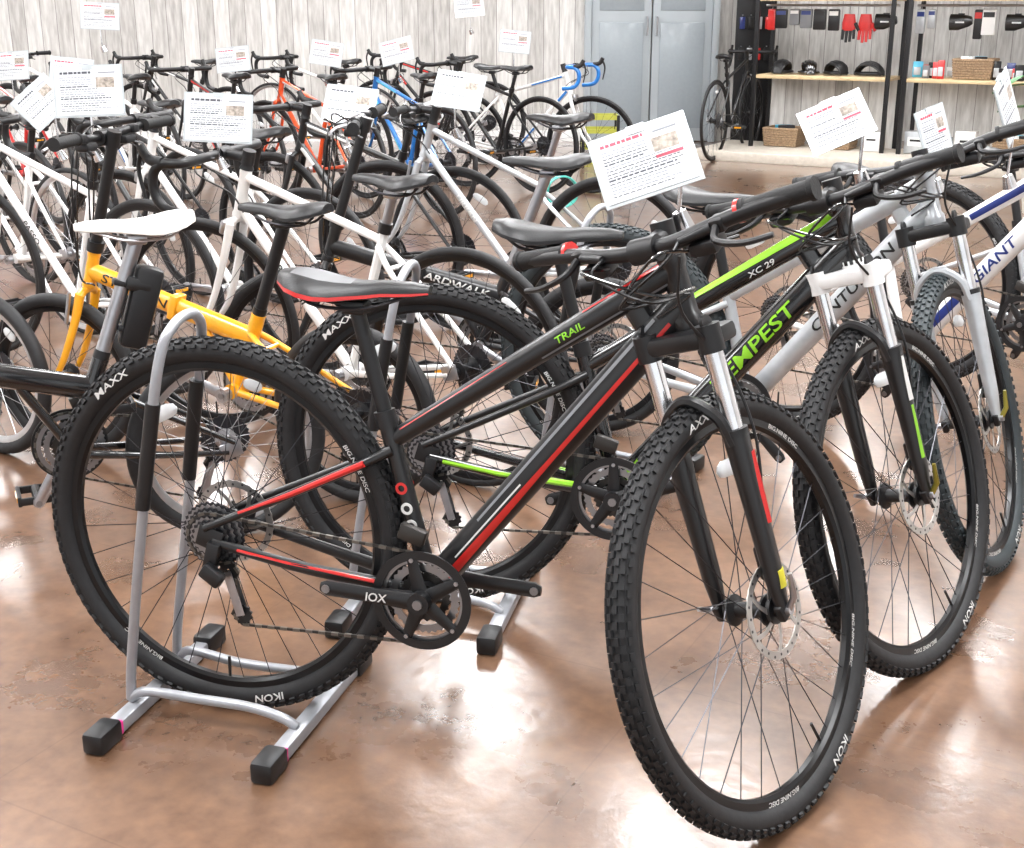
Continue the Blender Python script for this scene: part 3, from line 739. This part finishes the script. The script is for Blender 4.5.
for i,x in enumerate((.18,.42,.66,.95)): onrack(helmet((plast,blkg,plast,plast)[i]),x,.2,.707,90+i*25)
def glove(m,m2):
    b=B()
    b.sweep([(0,0,0),(0,0,-.05),(0,0,-.09)],[(.03,.012),(.04,.014),(.038,.012)],m,10,ref=(1,0,0))
    for i,l in enumerate((.055,.07,.066,.05)): b.sweep([(-.03+.02*i,0,-.085),(-.032+.0215*i,-.006,-.085-l)],[.010,.008],m2,8,ref=(1,0,0))
    b.sweep([(.035,0,-.05),(.06,-.008,-.09)],[.011,.009],m2,8,ref=(0,1,0))
    b.sweep([(0,0,0),(0,0,.05),(0,.01,.06)],.003,alloy,6)
    return b.obj('cycling_glove')
for x,mm,m2 in((.74,red,plast),(.88,red,red)):
    g=glove(mm,m2);onrack(g,x,.21,1.20);g.scale=(1.5,1.5,1.5)
# black pegboard panel with hanging tools
b=B();b.box((0,0,1.0),(.34,.04,2.0),steelb,None,.004)
for i in range(12):
    xx=-.12+.08*(i%4);zz=.9+.28*(i//4);b.sweep([(xx,-.02,zz),(xx,-.06,zz)],.004,alloy,6,ref=(1,0,0));b.box((xx,-.045,zz-.07),(.05,.02,.11),(plast,slv,red,plast,dblu)[i%5],None,.005)
o=b.obj('accessory_pegboard');o.location=(2.28,12.8,0)
# yellow crate
b=B();cy_=mat('crate_olive',(176,178,70),.5)
for z in(.02,.14,.27,.38):
    b.box((0,-.13,z),(.3,.012,.035),cy_);b.box((0,.13,z),(.3,.012,.035),cy_)
    b.box((-.145,0,z),(.012,.26,.035),cy_);b.box((.145,0,z),(.012,.26,.035),cy_)
for sx_ in(-1,1):
    for sy in(-1,1): b.box((sx_*.145,sy*.13,.2),(.025,.025,.4),steelb)
b.box((0,0,.02),(.28,.25,.02),cy_)
o=b.obj('storage_crate');o.location=(.74,11.2,0)
# coil lock
b=B();teal=mat('coil_teal',(60,170,160),.35,0,.5)
pts=[]
for i in range(160):
    t=i/159*2*pi*4;pts.append((math.cos(t)*(.10+.006*math.sin(t*.3)),(i/159-.5)*.05,.112+math.sin(t)*.10))
b.sweep(pts,.006,teal,8)
b.box((.10,0,.112),(.03,.06,.04),plast,None,.006)
o=b.obj('coil_cable_lock');o.location=(.33,8.6,0);o.rotation_euler=(0,0,.2)
# plant
b=B();pot=mat('pot_white',(215,212,205),.4);leaf=mat('leaf_green',(46,110,52),.45,noise=.3,scale=10);stem_=mat('plant_stem',(96,84,56),.7)
b.X=Matrix.Rotation(pi/2,4,'X')
b.rev([(.001,0),(.12,0),(.16,.28),(.17,.3),(.15,.3),(.14,.26),(.001,.26)],pot,24)
b.X=Matrix.Identity(4)
rg=random.Random(3)
for i in range(26):
    a=rg.uniform(0,2*pi);h=rg.uniform(.55,1.25);r=rg.uniform(.08,.28)
    tip=V((math.cos(a)*r,math.sin(a)*r,h));b.sweep(smooth([(0,0,.25),(math.cos(a)*r*.3,math.sin(a)*r*.3,h*.65),tip],4),.004,stem_,5)
    d=V((math.cos(a),math.sin(a),rg.uniform(-.5,.3))).normalized();s_=V((-math.sin(a),math.cos(a),0));Lf=rg.uniform(.14,.22)
    vs=[];fs=[]
    for k in range(8):
        u=k/7;wd=.05*math.sin(pi*min(1,u*.95+.03))**.8;c=tip+d*Lf*u+V((0,0,-.06*u*u))
        vs+=[c-s_*wd+V((0,0,.012)),c,c+s_*wd+V((0,0,.012))]
    for k in range(7):
        for q in(0,1): fs.append((k*3+q,k*3+q+1,k*3+q+4,k*3+q+3))
    b.add(vs,fs,leaf)
o=b.obj('potted_plant');o.location=(3.42,8.4,0)
# ------------------------------------------------------------ light/world/camera
w=bpy.data.worlds.new('World');scene.world=w;w.use_nodes=True
bg=w.node_tree.nodes['Background'];bg.inputs[0].default_value=(.94,.97,1,1);bg.inputs[1].default_value=1.35
cam=bpy.data.cameras.new('Camera');co=bpy.data.objects.new('Camera',cam);scene.collection.objects.link(co)
co.location=(0,0,1.3);co.rotation_euler=(rad(72),0,0);cam.sensor_width=36;cam.lens=1300/1024*36;cam.clip_start=.05
scene.camera=co
